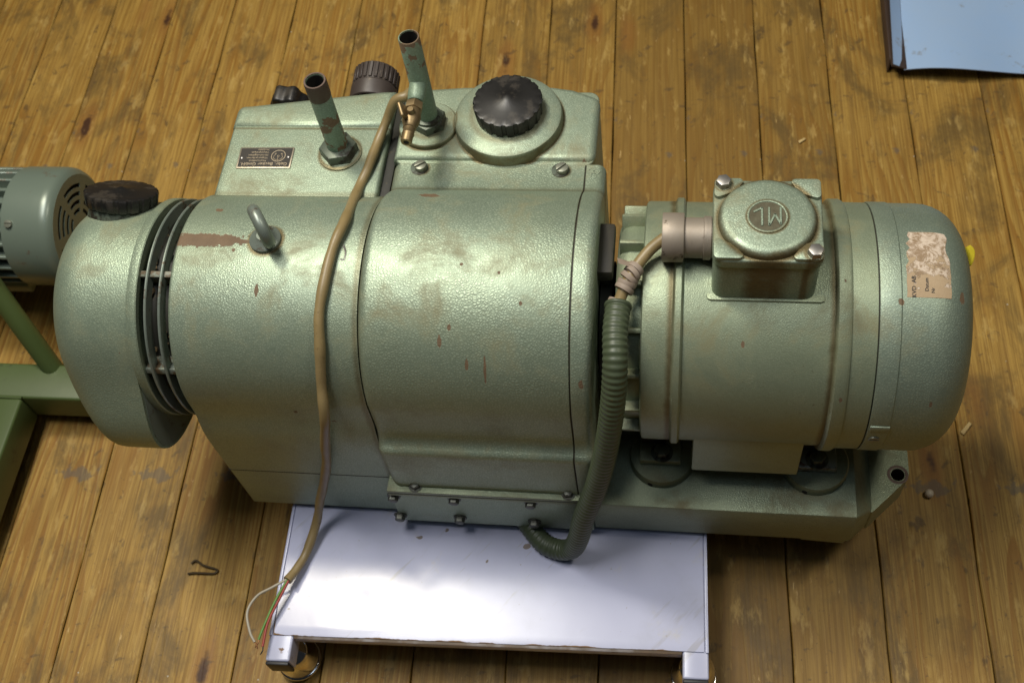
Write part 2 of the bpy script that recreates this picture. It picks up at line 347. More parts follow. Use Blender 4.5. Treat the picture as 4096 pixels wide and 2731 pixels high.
def rrect(x0, x1, y0, y1, r, n=5):
    return arc(x1-r, y0+r, r, -90, 0, n) + arc(x1-r, y1-r, r, 0, 90, n) + arc(x0+r, y1-r, r, 90, 180, n) + arc(x0+r, y0+r, r, 180, 270, n)
def holed(outer, holes, z0, z1):
    """flat plate with holes, from z0 to z1 (local Z)"""
    bm = bmesh.new(); loops = []
    for L in [outer] + holes:
        vs = [bm.verts.new((p[0], p[1], z1)) for p in L]; loops.append(vs)
        for i in range(len(vs)): bm.edges.new((vs[i], vs[(i+1) % len(vs)]))
    bmesh.ops.triangle_fill(bm, use_beauty=True, use_dissolve=False, edges=bm.edges[:])
    g = bmesh.ops.extrude_face_region(bm, geom=bm.faces[:])
    bmesh.ops.translate(bm, verts=[v for v in g['geom'] if isinstance(v, bmesh.types.BMVert)], vec=(0, 0, z0-z1))
    return bm
def catmull(pts, n=8):
    pts = [Vector(p) for p in pts]; P = [pts[0]*2-pts[1]] + pts + [pts[-1]*2-pts[-2]]; out = []
    for i in range(1, len(P)-2):
        p0, p1, p2, p3 = P[i-1:i+3]
        for k in range(n):
            t = k/n; out.append(.5*((2*p1)+(p2-p0)*t+(2*p0-5*p1+4*p2-p3)*t*t+(3*p1-p0-3*p2+p3)*t**3))
    out.append(pts[-1]); return out
def resample(pts, step):
    out = [pts[0]]; acc = 0
    for a, b in zip(pts, pts[1:]):
        L = (b-a).length; d = step-acc
        while d <= L: out.append(a.lerp(b, d/L)); d += step
        acc = L-(d-step)
    return out
def tube(pts, r, seg=14, cap=True, n=8, step=None, smooth=True):
    """sweep; r a number or a function of (index, arc length)"""
    pts = catmull(pts, n) if smooth else [Vector(p) for p in pts]
    if step: pts = resample(pts, step)
    bm = bmesh.new(); rings = []; s = 0; up = None
    for i, p in enumerate(pts):
        t = (pts[min(i+1, len(pts)-1)]-pts[max(i-1, 0)]).normalized()
        if up is None: up = t.orthogonal().normalized()
        up = (up - t*up.dot(t)).normalized(); b = t.cross(up)
        if i: s += (p-pts[i-1]).length
        rr = r(i, s) if callable(r) else r
        rings.append([bm.verts.new(p + (up*cos(2*pi*k/seg)+b*sin(2*pi*k/seg))*rr) for k in range(seg)])
    for A, B in zip(rings, rings[1:]):
        for k in range(seg): bm.faces.new((A[k], A[(k+1) % seg], B[(k+1) % seg], B[k]))
    if cap: bm.faces.new(rings[0][::-1]); bm.faces.new(rings[-1])
    return bm
def torus(R, r, mtx=None, seg=40, rs=12):
    bm = bmesh.new(); rings = [[bm.verts.new(((R+r*cos(2*pi*j/rs))*cos(2*pi*i/seg), (R+r*cos(2*pi*j/rs))*sin(2*pi*i/seg), r*sin(2*pi*j/rs))) for j in range(rs)] for i in range(seg)]
    for i in range(seg):
        A, B = rings[i], rings[(i+1) % seg]
        for j in range(rs): bm.faces.new((A[j], B[j], B[(j+1) % rs], A[(j+1) % rs]))
    if mtx: bm.transform(mtx)
    return bm
def join(*bms):
    me = bpy.data.meshes.new('tmp'); out = bmesh.new()
    for b in bms: b.to_mesh(me); b.free(); out.from_mesh(me); me.clear_geometry()
    bpy.data.meshes.remove(me); return out
def hexbolt(r, h, washer=0.0):
    prof = [(r*cos(pi/3*i), r*sin(pi/3*i)) for i in range(6)]
    bm = loft(prof, 0, h, 0, h*.22, 2, 'Z')
    if washer: bm = join(bm, lathe([(washer, -.0005), (washer, .0012), (r*.6, .0013)], 28))
    return bm
def slotted(r, h):
    """slotted cheese-head screw: two half discs and a floor"""
    bms = [lathe([(r, -.004), (r, h*.62)], 26)]
    for sg in (0, 180):
        P = arc(0, 0, r, sg+9, sg+171, 12); bms.append(loft(P, h*.6, h, 0, r*.12, 2, 'Z'))
    return join(*bms)
def fluted_cap(r, h, n=18, dome=.004, depth=.0016):
    prof = []
    for i in range(n):
        a = 2*pi*i/n; w = 2*pi/n
        for f, rr in ((.0, r-depth), (.10, r), (.66, r), (.76, r-depth*.9)):
            prof.append((rr*cos(a+w*f), rr*sin(a+w*f)))
    bm = bmesh.new(); R = []
    for z, k in ((0, .94), (.001, .965), (h-.0015, 1.0), (h, .985), (h+.0003, .957), (h+.0007, .90), (h+dome*.18, .75), (h+dome*.42, .50), (h+dome*.75, .14)):
        if k > .93: R.append([bm.verts.new((p[0]*k, p[1]*k, z)) for p in prof])
        else: R.append([bm.verts.new((r*k*cos(math.atan2(p[1], p[0])), r*k*sin(math.atan2(p[1], p[0])), z)) for p in prof])
    for A, B in zip(R, R[1:]):
        for i in range(len(A)): j = (i+1) % len(A); bm.faces.new((A[i], A[j], B[j], B[i]))
    tip = bm.verts.new((0, 0, h+dome*1.25))
    for i in range(len(R[-1])): bm.faces.new((R[-1][i], R[-1][(i+1) % len(prof)], tip))
    bm.faces.new(R[0][::-1]); return bm
def text_bm(s, size, mtx, ext=.0002, align_x='CENTER', sx=1.0):
    cu = bpy.data.curves.new('t', 'FONT'); cu.body = s; cu.size = size; cu.extrude = ext; cu.align_x = align_x; cu.align_y = 'CENTER'; cu.resolution_u = 3
    o = bpy.data.objects.new('t', cu); COL.objects.link(o)
    me = bpy.data.meshes.new_from_object(o); bm = bmesh.new(); bm.from_mesh(me)
    bpy.data.objects.remove(o); bpy.data.curves.remove(cu); bpy.data.meshes.remove(me)
    bm.transform(mtx @ Matrix.Diagonal((sx, 1, 1, 1))); return bm

H = .345      # height of the machine's shaft
# ---------------------------------------------------------------- floor: planks on a dark sub-floor
FA = radians(2.0)
fl = put('floor', mesh_of(rbox(-2.6, 2.4, -1.7, 2.8, -.06, -.0215, 0), 'under'), None, Matrix.Rotation(FA, 4, 'Z')); fl['kind'] = 'structure'
def bx(k): return .0231 + .1148*k + (-.009 if k <= -7 else -.006 if k == -6 else 0) + .0012*sin(k*2.3)
for k in range(-20, 18):
    x0, x1 = bx(k), bx(k+1); cuts = [-1.65, 2.75]
    if k == -3: cuts = [-1.65, .62, 2.75]
    if k == 4: cuts = [-1.65, 1.35, 2.75]
    for a, b in zip(cuts, cuts[1:]):
        g = random.uniform(.0003, .0009)
        bm = bmesh.new(); n = 44; w = x1-x0; top = []
        ph = random.uniform(0, 9)
        rows = []
        for i in range(n+1):
            y = a + (b-a)*i/n + (.001 if i == 0 else -.001 if i == n else 0)
            jl = .0006*sin(y*31+ph)+.0004*sin(y*83+ph*2); jr = .0006*sin(y*27+ph*3)+.0004*sin(y*91+ph)
            l, r_ = -w/2+g+jl, w/2-g+jr
            rows.append([bm.verts.new((xx, y, zz)) for xx, zz in ((l, -.02), (l, -.0012), (l+.0011, 0), (0, .0), (r_-.0011, 0), (r_, -.0012), (r_, -.02))])
        for A, B in zip(rows, rows[1:]):
            for i in range(6): bm.faces.new((A[i], A[i+1], B[i+1], B[i]))
        bm.faces.new(rows[0]); bm.faces.new(rows[-1][::-1])
        put('plank', mesh_of(bm, 'wood', 30), fl, T(((x0+x1)/2, 0, random.uniform(-.0008, .0002))), local=True)

# ---------------------------------------------------------------- white trolley
tr = root('trolley', 'low white steel trolley with rusty edges carrying the green pump', 'trolley', (-.2103, -.290, 0), radians(1.7))
bm = bmesh.new(); nx, ny = 84, 76; g = []
for j in range(ny+1):
    row = []
    for i in range(nx+1):
        x = -.251+.502*i/nx; y = .46*j/ny; z = .1
        d = sqrt((x+.155)**2+(y-.040)**2); z -= .0010*math.exp(-(d/.015)**2)*(1+.5*sin(x*160)*sin(y*130)) - .00025*math.exp(-((d-.040)/.018)**2)
        d = sqrt((x+.10)**2+(y-.03)**2); z -= .0003*math.exp(-(d/.014)**2)
        z += .0006*sin(x*17+1)*sin(y*21)
        if y < .006: z -= .0012*(1-y/.006)
        row.append(bm.verts.new((x, y, z)))
    g.append(row)
for j in range(ny):
    for i in range(nx): bm.faces.new((g[j][i], g[j][i+1], g[j+1][i+1], g[j+1][i]))
gx = bmesh.ops.extrude_face_region(bm, geom=bm.faces[:]); bmesh.ops.translate(bm, verts=[v for v in gx['geom'] if isinstance(v, bmesh.types.BMVert)], vec=(0, 0, -.0022))
ob('top_plate', bm, 'white', tr, local=True)
ob('front_flange', rbox(-.226, .226, -.0030, -.0006, .084, .0964, .0006), 'whitetube', tr, local=True)
ob('rusty_lip', rbox(-.2262, .2262, -.0036, .004, .0964, .0976, .0003), 'rustlip', tr, local=True)
for s in (-1, 1):
    x0, x1 = (-.256, -.227) if s < 0 else (.227, .256)
    t = ob('frame_tube', rbox(x0, x1, -.030, .47, .0665, .0968, .0025, 3), 'whitetube', tr, local=True)
    ob('end_plug', rbox(x0+.0006, x1-.0006, -.0345, -.0302, .0672, .0962, .0015), 'black', t, local=True)
    ob('rim_strip', rbox(x0 if s < 0 else .2525, -.2525 if s < 0 else x1, -.001, .465, .0966, .0992, .0006), 'whitetube', tr, local=True)
for y in (.40,): ob('cross_rail', rbox(-.226, .226, y, y+.028, .0665, .0965, .0025), 'whitetube', tr, local=True)
for sx in (-1, 1):
    for y in (-.004, .43):
        cx = sx*.2415
        hood = lathe([(.0250, .012), (.0255, .022), (.0250, .034), (.022, .046), (.016, .055), (.007, .060), (.007, .0664)], 36, T((cx, y, 0)))
        c = ob('castor', hood, 'chrome', tr, local=True)
        ob('wheel', lathe([(.004, -.015), (.019, -.015), (.022, -.012), (.022, .012), (.019, .015), (.004, .015)], 32, T((cx, y, .0222)) @ RX), 'rubber', c, local=True)
        ob('rim_band', torus(.0253, .0022, T((cx, y, .013))), 'chrome', c, local=True)

# ---------------------------------------------------------------- the pump set
pump = root('vacuum_pump', 'green hammertone vacuum pump and electric motor coupled on one cast base', 'vacuum pump', (-.12, 0, .1))
R1, R2 = .128, .1365
# left housing: cylinder running down into a flat-sided pedestal
blockP = [(-.133, .1085), (.13, .1085), (.13, .40)] + arc(0, H, R1, 40, 176, 46) + [(-.1282, .338), (-.1295, .325), (-.1325, .313), (-.1352, .300), (-.1365, .285), (-.137, .26), (-.137, .113)]
block = ob('pump_housing', loft(blockP, -.519, -.318, .004, 0), 'block', pump)
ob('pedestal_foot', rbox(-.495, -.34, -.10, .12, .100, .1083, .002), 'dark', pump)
ob('housing_seam', rbox(-.5185, -.3225, -.1374, -.13, .2065, .2073, 0), 'dark', pump)
# left tank with its lid
def tank(x0, x1, y0, y1, z0, z1, r, rb):
    return loft(rrect(x0, x1, y0, y1, r), z0, z1, 0, rb, 4, 'Z')
tk = ob('tank', tank(-.515, -.3285, .05, .206, .16, .435, .013, .0035), 'paint', pump)
lidP = [(-.5165, .1895), (-.329, .1895), (-.329, .246), (-.345, .246), (-.5, .224)] + arc(-.506, .213, .0105, 100, 180, 4)
ob('tank_lid', loft(lidP, .405, .4385, 0, .009, 5, 'Z'), 'paint', pump)
# big cylinder cover with the flat panel behind it
a_end = math.degrees(math.asin((.435-H)/R2))
coverP = [(-.1515, .2165), (.141, .2165), (.141, .4325), (.1385, .435), (.105, .435)] + arc(0, H, R2, a_end+1.0, 170, 52) + [(-.1353, .352), (-.1362, .335), (-.1372, .322), (-.1392, .3135), (-.1425, .308), (-.1462, .3055), (-.1492, .3035), (-.1510, .3000), (-.1515, .295)]
cover = ob('cylinder_cover', loft(coverP, -.317, -.1041, .0115, .0008, 6), 'cover', pump)
ob('end_flange', loft(coverP, -.1029, -.0815, .0008, .0090, 6), 'cover', pump)
ob('seam_gasket', loft(inset_poly(coverP, .0016), -.1042, -.1028), 'dark', pump)
# rear reservoir: body, lid, filler flange and cap
ob('reservoir', tank(-.317, -.0950, .138, .246, .16, .4338, .012, .002), 'paintr', pump)
resP = [(-.3178, .1432), (-.1050, .1432)] + arc(-.1050, .1532, .0115, -90, 0, 4)[1:] + arc(-.1050, .226, .0115, 0, 70, 4) + [(-.125, .2475), (-.15, .252), (-.25, .252), (-.30, .248)] + [(-.3178, .240)]
ob('reservoir_lid', loft(resP, .424, .4385, .001, .0075, 5, 'Z'), 'paintr', pump)
ob('joint_dirt_shade', rbox(-.3284, -.3176, .09, .238, .30, .4270, .001), 'drum', pump)  # sawdust dirt in the groove; its near-black tone paints in the joint's shade
flg = ob('filler_flange', lathe([(.0605, -.03), (.0605, .008), (.0592, .0115), (.0555, .0135), (.035, .0155), (.033, .022)], 72, T((-.1930, .196, .4385))), 'paintr', pump)
ob('filler_cap', fluted_cap(.0385, .0185, 18, .006), 'bakelite', pump, T((-.1912, .1965, .4545)) @ Matrix.Rotation(.2, 4, 'Z'), label='black fluted screw cap on the reservoir flange')
# boss and pipes
ob('pipe_boss', lathe([(.033, -.006), (.033, .0045), (.0318, .0058), (.018, .006)], 48, T((-.2835, .188, .4385))), 'paintr', pump)
def pipe(x, y, z0, z1, r, ri, mat, label):
    return ob('pipe', lathe([(r, z0), (r, z1-.0008), (r-.0006, z1), (ri+.0003, z1), (ri, z1-.001), (ri, z1-.07), (0, z1-.07)], 36, T((x, y, 0))), mat, pump, label=label)
def nut(x, y, z, r, h, par, rot=0.2):
    ob('nut', hexbolt(r, h), 'nut', par, T((x, y, z)) @ Matrix.Rotation(rot, 4, 'Z'))
p1 = pipe(-.3802, .1525, .437, .5485, .0117, .0096, 'pipe', 'flaking green upright pipe with a rusty threaded end')
ob('thread', lathe([(.01185, .526), (.0122, .5275), (.0122, .5465), (.0117, .549), (.0100, .549), (.0096, .547)], 36, T((-.3802, .1525, 0)), cap=False), 'rust', p1)
ob('bore', lathe([(.0091, .482), (.0091, .5470)], 30, T((-.3802, .1525, 0)), cap=False), 'bore', p1)
ob('washer', lathe([(.0245, .4352), (.0245, .4368), (.02, .4375)], 40, T((-.3800, .1515, 0))), 'paint', p1)
nut(-.3802, .1520, .4372, .0215, .0125, p1)
p2 = pipe(-.2812, .1885, .444, .5738, .0112, .0095, 'pipe', 'green upright pipe with a side branch')
ob('bore', lathe([(.0091, .505), (.0091, .5725)], 30, T((-.2812, .1885, 0)), cap=False), 'bore', p2)
nut(-.2812, .1885, .4445, .0195, .0105, p2, .5)
ob('nut_collar', lathe([(.0155, .4545), (.015, .458), (.0115, .459)], 36, T((-.2812, .1885, 0))), 'nut', p2)
BR = align((-.2812, .184, .5125), (-.035, -1, -.20))
ob('branch', lathe([(.0094, -.004), (.0094, .016), (.0086, .022), (.0078, .023)], 30, BR), 'pipe', p2)
# brass drain valve screwed into the branch
vb = align((-.2822, .1590, .5078), (-.035, -1, -.03))
valve = ob('drain_valve', join(loft([(.0098*cos(pi/3*i+.3), .0098*sin(pi/3*i+.3)) for i in range(6)], 0, .0095, .0012, .0012, 2, 'Z'),
        lathe([(.0075, .0095), (.0085, .0125), (.0095, .017), (.0095, .025), (.0080, .029), (.0070, .031), (.0070, .034), (.0062, .0345), (.0062, .041), (.0068, .0418), (.0060, .0435), (.0060, .0515), (.0054, .0525), (.0030, .0525), (.0028, .046)], 30)), 'brass', pump, vb, label='small brass drain cock with a hose nipple')
ob('bore', lathe([(.0029, .044), (.0029, .0522)], 16, cap=True), 'bore', valve, vb)
lev = rbox(-.0022, .0022, -.0085, .0085, 0, .016, .0018, 3)
ob('lever', lev, 'brass', valve, T((-.2872, .1400, .5135)) @ Euler((.35, -.35, .25)).to_matrix().to_4x4())
ob('lever_stud', lathe([(.0042, 0), (.0042, .004), (.0032, .006)], 18), 'brass', valve, T((-.2818, .139, .5155)))
# union nut and knob behind the tank
UY = align((-.371, .262, .394), (.02, 1, .16))
un = ob('hose_union', lathe([(.0255, 0), (.0275, .001), (.0285, .006), (.0285, .020), (.0270, .0215), (.0262, .0225), (.0262, .044), (.0255, .046), (.018, .047), (0, .047)], 56, UY, cap=False), 'brownplastic', pump, label='brown plastic ribbed union behind the tank')
ob('socket', lathe([(.0252, .0005), (.0225, .004), (.022, .03), (0, .03)], 40, UY, cap=False), 'bore', un)
ob('stub', lathe([(.0125, -.03), (.0135, .001), (.0145, .010), (.0145, .028)], 30, UY), 'steel', un)
ribs = []
for i in range(26):
    a = 2*pi*i/26; b = rbox(-.0019, .0019, -.0011, .0011, .0235, .0445, .0005, 1); b.transform(UY @ Matrix.Rotation(a, 4, 'Z') @ T((0, .0268, 0)) @ Matrix.Identity(4)); ribs.append(b)
ob('rib', join(*ribs), 'brownplastic', un)
KY = align((-.4830, .268, .378), (.06, 1, .10))
kn = ob('knob', loft([((.0215+.0022*cos(6*t))*cos(t), (.0215+.0022*cos(6*t))*sin(t)) for t in [2*pi*i/72 for i in range(72)]], 0, .024, .003, .004, 4, 'Z'), 'bakelite', pump, KY, label='black lobed knob behind the tank')
ob('hub', lathe([(.0125, -.03), (.0125, .0005)], 26), 'steel', kn, KY)
# screws on the panel and cast mark
scr = mesh_of(slotted(.0068, .0062), 'screw')
wsh = mesh_of(lathe([(.0098, 0), (.0098, .0008), (.007, .0010)], 28), 'nut')
for x, y, r in ((-.2845, .1318, .55), (-.1285, .1302, .75)):
    s = put('slotted_screw', scr, pump, T((x, y, .4355)) @ Matrix.Rotation(r, 4, 'Z')); put('washer', wsh, s, T((x-.002, y+.0005, .4350)))
mk = join(*[torus(.0030, .0007, T((-.0945+.0035*cos(a), .1275+.0042*sin(a), .4352)) @ Matrix.Diagonal((1, 1.2, .6, 1)), 16, 6) for a in (.5, 2.6, 4.7)])
ob('cast_mark', mk, 'paintr', pump)
# nameplate, lettering reads from the far side
NP = T((-.4660, .1440, .4353)) @ Matrix.Rotation(radians(.8), 4, 'Z')
npl = ob('nameplate', loft(rrect(-.0318, .0318, -.0152, .0152, .0012, 2), 0, .0011, 0, .0003, 2, 'Z'), 'platemetal', pump, NP, label='black metal nameplate with pale lettering')
ob('black_field', loft(rrect(-.0300, .0300, -.0135, .0135, .0006, 2), .0010, .00135), 'platebk', npl, NP) if False else ob('black_field', loft(rrect(-.0300, .0300, -.0135, .0135, .0006, 2), .0010, .00135, 0, 0, 2, 'Z'), 'platebk', npl, NP)
FL = NP @ Matrix.Rotation(pi, 4, 'Z') @ T((0, 0, .00140))
tx = [text_bm('Gebr. Becker GmbH.', .0062, FL @ T((0, .0093, 0)), .0001, sx=1.02)]
for i, s in enumerate(('Maschinenfabrik', 'Wuppertal-Barmen', 'Hochdruckgebläse', 'Vakuumpumpen', 'Verdichter')):
    tx.append(text_bm(s, .0034, FL @ T((-.0030 if i else -.002, .0046-i*.0040, 0)), .0001, 'LEFT', .92))
ob('lettering', join(*tx), 'plateink', npl)
EC = FL @ T((-.0150, -.0025, 0))
em = [torus(.0080, .00042, EC @ Matrix.Diagonal((1, 1, .4, 1)), 36, 6), text_bm('G', .0040, EC @ T((0, .0005, 0)), .0001), text_bm('B', .0036, EC @ T((-.0036, -.0026, 0)) @ Matrix.Rotation(.6, 4, 'Z'), .0001), text_bm('B', .0036, EC @ T((.0036, -.0026, 0)) @ Matrix.Rotation(-.6, 4, 'Z'), .0001)]
for s in (-1, 1):
    em.append(tube([EC @ Vector((s*.0004, .0030 if k == 0 else 0, 0)) if False else EC @ Vector((s*x, y, 0)) for k, (x, y) in enumerate(((.0005, .0060), (.0035, .0052), (.0053, .0022), (.0042, -.0004)))], .0003, 6))
em.append(tube([EC @ Vector((0, .0026, 0)), EC @ Vector((0, .0072, 0))], .0003, 6, n=2))
ob('emblem', join(*em), 'plateink', npl)
rv = mesh_of(lathe([(.0019, 0), (.0017, .0007), (.0008, .0012), (0, .0013)], 16), 'steel')
for s in (-1, 1): put('rivet', rv, npl, NP @ T((s*.0272, -.0005 if s < 0 else .0005, .0013)))
# eyebolt
eb = ob('eyebolt', join(torus(.0178, .0066, T((-.4195, .0015, .4735+.0250)) @ Matrix.Rotation(radians(33), 4, 'Z') @ RX), lathe([(.0165, -.004), (.0165, .0030), (.0145, .0048), (.0085, .0075), (.0070, .010)], 36, T((-.4230, .0030, .4728)))), 'ring', pump)
# small earth clip under the cable
ob('cable_clip', tube([(-.339, -.002, .4735), (-.3355, -.010, .4725), (-.336, -.018, .4712), (-.340, -.018, .4712)], .0011, 8), 'steel', pump)
# slots filled with the lower valve-chest panel and its bolts
fp = ob('chest_flange', rbox(-.3222, -.0935, -.1580, -.10, .2105, .2160, .0009), 'base', pump)
ob('gasket', rbox(-.3218, -.0935, -.1572, -.10, .2085, .2104, 0), 'dark', fp)
ob('flange_plate', rbox(-.3222, -.0935, -.1578, -.10, .2030, .2084, .0009), 'base', pump)
ob('chest_panel', loft([(-.3255, .1185), (-.0905, .1185), (-.0905, .2029), (-.3220, .2029)], -.1530, -.08, .0015, 0, 2, 'Y'), 'paint', pump)
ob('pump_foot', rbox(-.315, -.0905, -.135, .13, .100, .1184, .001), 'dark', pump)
hb = mesh_of(hexbolt(.0062, .0075, .0080), 'darkbolt'); sb = mesh_of(slotted(.0055, .0055), 'darkbolt')
for x in (-.2895, -.1150): put('cover_bolt', hb, pump, T((x, -.1500, .2163)) @ Matrix.Rotation(x*9, 4, 'Z'))
for x, z in ((-.3190, .1925), (-.2475, .1935), (-.1590, .1945), (-.3222, .1345), (-.2490, .1375), (-.1600, .1375)):
    put('panel_bolt', hb, pump, align((x, -.1532, z), (0, -1, 0)))
# air filter housing on the left end
def rr_(a):
    d = (a-203+180) % 360-180; return .1185 + .043*math.exp(-(d/(25. if d < 0 else 34.))**2)
def cap_sec(x, inset, k):
    return [((.1185 - inset + (rr_(a)-.1185)*k)*cos(radians(a)), H + (.1185 - inset + (rr_(a)-.1185)*k)*sin(radians(a))) for a in range(0, 360, 4)]
bm = bmesh.new(); rings = []
for t in range(9):
    th = pi/2*t/8; x = -.6665+.040*(1-cos(th)); rings.append((x, .038*(1-sin(th))))
for x in (-.618, -.610, -.602, -.594, -.586, -.578, -.5672): rings.append((x, 0))
vs = []
for x, ins in rings:
    u = min(1, max(0, (x+.684)/.072)); k = u*u*(3-2*u); vs.append([bm.verts.new((x, p[0], p[1])) for p in cap_sec(x, ins, k)])
for A, B in zip(vs, vs[1:]):
    for i in range(90): bm.faces.new((A[i], A[(i+1) % 90], B[(i+1) % 90], B[i]))
bm.faces.new(vs[0][::-1]); bm.faces.new(vs[-1])
fh = ob('filter_housing', bm, 'cap_paint', pump)
capP = cap_sec(0, 0, 1)
rim = [(.1225, -.5668), (.1232, -.5655), (.1232, -.5572), (.1222, -.5560), (.1155, -.5560), (.1150, -.5600)]
ob('seam_line', lathe([(.10, -.5676), (.1180, -.5676), (.1180, -.5664), (.10, -.5664)], 80, T((0, 0, H)) @ RX), 'dark', pump)
ob('filter_rim', lathe(rim, 96, T((0, 0, H)) @ RX, cap=False) if False else lathe([(.05, -.5668)] + rim + [(.05, -.5600)], 96, T((0, 0, H)) @ RX), 'cap_paint', pump)
od = Vector((0, cos(radians(203)), sin(radians(203))))
ob('outlet_inset_plate', loft([(p[0]*.965, H+(p[1]-H)*.965) for p in capP if False] or inset_poly(capP, .004), -.5671, -.5664), 'ring', pump)  # inset plate on the flat right face of the outlet hood
ob('drum', lathe([(.05, -.562), (.1000, -.562), (.1000, -.555), (.0960, -.550), (.0960, -.519), (.05, -.519)], 72, T((0, 0, H)) @ RX), 'drum', pump)
for x in (-.5465, -.5310):
    ob('cooling_ring', lathe([(.108, x-.0011), (.1218, x-.0015), (.1228, x-.0006), (.1228, x+.0006), (.1218, x+.0015), (.108, x+.0011)], 96, T((0, 0, H)) @ RX, cap=False), 'ring', pump)
for a in (106, 158, 211, 20, 300):
    b = rbox(-.5565, -.5195, -.0035, .0035, .090, .1185, .001); b.transform(T((0, 0, H)) @ Matrix.Rotation(radians(a-90), 4, 'X')); ob('ring_bracket', b, 'oldring', pump)
lum = []
for i in range(46):
    a = radians(random.uniform(70, 215)); x = random.choice((-.5525, -.5385, -.5255)) + random.uniform(-.003, .003); r = random.uniform(.0965, .1045)
    b = bmesh.new(); bmesh.ops.create_icosphere(b, subdivisions=1, radius=random.uniform(.0012, .0034))
    for v in b.verts: v.co *= random.uniform(.6, 1.3)
    b.transform(T((x, r*cos(a), H+r*sin(a))) @ Matrix.Diagonal((1, random.uniform(1, 2.6), 1, 1))); lum.append(b)
gd = ob('packed_dirt', join(*lum), 'grout', pump); gd['kind'] = 'stuff'
CA = align((-.612, .0690, .4450), (.13, .57, .81))
ob('filter_neck', lathe([(.038, -.020), (.0345, -.004), (.033, .003)], 40, CA), 'nut', pump)
ob('filter_cap', fluted_cap(.0395, .0145, 18, .004), 'bakelite', pump, CA @ T((0, 0, .0005)), label='black fluted screw cap on the left filter housing')
# cast base under the motor
bs = [(-.0895, .1), (.235, .1), (.2665, .118), (.2672, .1500), (.2655, .1515), (.2235, .1530), (.2060, .1775), (.2020, .1800), (-.0895, .1800)]
bm = bmesh.new()
def base_front(x): return -.146 if x < .203 else -.146 + (x-.203)*1.03
xs = [-.0895, .0, .1, .195, .2020, .2060, .2235]
def topz(x):
    return .18 if x <= .202 else .1775 if x < .207 else .1530
rows = []
for sgn in (1,):
    for x in xs:
        f = base_front(x); zt = topz(x)
        rows.append([bm.verts.new((x, y, z)) for y, z in ((f+.006, .1005 if x < .18 else .100), (f, .112), (f, zt-.0035), (f+.0012, zt-.001), (f+.0040, zt), (-f-.004, zt), (-f, zt-.004), (-f, .100))])
for A, B in zip(rows, rows[1:]):
    for i in range(8): bm.faces.new((A[i], A[(i+1) % 8], B[(i+1) % 8], B[i]))
bm.faces.new(rows[0]); bm.faces.new(rows[-1][::-1])
bas = ob('base_casting', bm, 'base', pump, ang=30)
o = [(.2220, .126), (.2220, -.1268)] + [(.2240, -.1263), (.2630, -.0860), (.2660, -.0810), (.2672, -.076), (.2672, .076), (.2655, .082), (.2240, .1255)]
hole = lambda s: [(.2545+.0078*cos(2*pi*i/20), s*.0788+.0078*sin(2*pi*i/20)) for i in range(20)]
ob('mounting_lug', holed(o, [hole(1), hole(-1)], .105, .1535), 'base', pump, ang=30)
for s in (1, -1):
    ob('hole_rim', lathe([(.0076, .149), (.0079, .15335), (.0098, .1539), (.0118, .1536)], 28, T((.2545, s*.0788, 0)), cap=False), 'rust', pump)
    ob('hole_bore', lathe([(.0077, .1055), (.0077, .149)], 24, T((.2545, s*.0788, 0)), cap=False), 'bore', pump)
# bottom corner bulge of the casting
ob('base_toe', loft([(.150, -.141), (.1985, -.143), (.2480, -.094), (.2480, .094), (.1985, .143), (.150, .141)], .0885, .112, .010, 0, 4, 'Z'), 'base', pump)
# coupling
ob('coupling', lathe([(.02, -.082), (.062, -.080), (.062, -.068), (.050, -.066), (.050, -.058), (.02, -.056)], 48, T((0, 0, H)) @ RX), 'dark', pump)
ob('coupling_guard', rbox(-.0835, -.066, -.012, .05, H+.088, H+.105, .003), 'dark', pump)
# ---- motor
RM = .1265; MX = T((0, 0, H)) @ RX
ob('bearing_shield', lathe([(.03, -.063), (.080, -.0635), (.098, -.0625), (.1065, -.0575), (.1095, -.050), (.1095, -.034)], 84, MX), 'motor', pump)
mb = ob('motor_body', lathe([(.10, -.0358), (.1240, -.0358), (.1262, -.0345), (.1268, -.032), (.1270, -.0058), (.1290, -.0052), (.1308, -.0035), (.1308, .0022), (.1292, .0040), (RM, .0046), (RM, .1466),
    (.1298, .1474), (.1316, .1495), (.1316, .1590), (.1300, .1618), (.1284, .1624), (.1280, .1855), (.1262, .1864), (.10, .1864)], 128, MX), 'motor', pump)
fin = loft(arc(0, 0, .124, 89, 91, 1) + [(-.0024, .100), (.0024, .100)], 0, 1) if False else rbox(-.0600, -.0350, -.0026, .0026, .100, .1215, .0016, 2)
finm = mesh_of(fin, 'motor')
for i in range(16): put('cooling_fin', finm, pump, T((0, 0, H)) @ Matrix.Rotation(radians(15+22.5*i), 4, 'X'))
fan = ob('fan_cover', lathe([(.11, .1870), (.1284, .1871), (.1290, .1882), (.1290, .2060), (.1280, .2072), (.1278, .236)] + [(.1278-.046+.046*cos(t), .236+.044*sin(t)) for t in [pi/2*i/9 for i in range(1, 10)]] + [(.03, .2812), (0, .2814)], 128, MX), 'fan', pump)
ob('groove', lathe([(.1268, .1860), (.1268, .1872)], 96, MX, cap=False), 'dark', pump)
put('slotted_screw', scr, pump, T((.1955, -.1265, .3395)) @ Matrix.Rotation(radians(95), 4, 'X') @ Matrix.Diagonal((.8, .8, .55, 1)))
lb = rbox(.1885, .2075, -.004, .004, .1275, .1302, .0008); lb.transform(T((0, 0, H)) @ Matrix.Rotation(radians(83), 4, 'X')); ob('screw_tab', lb, 'fan', pump)
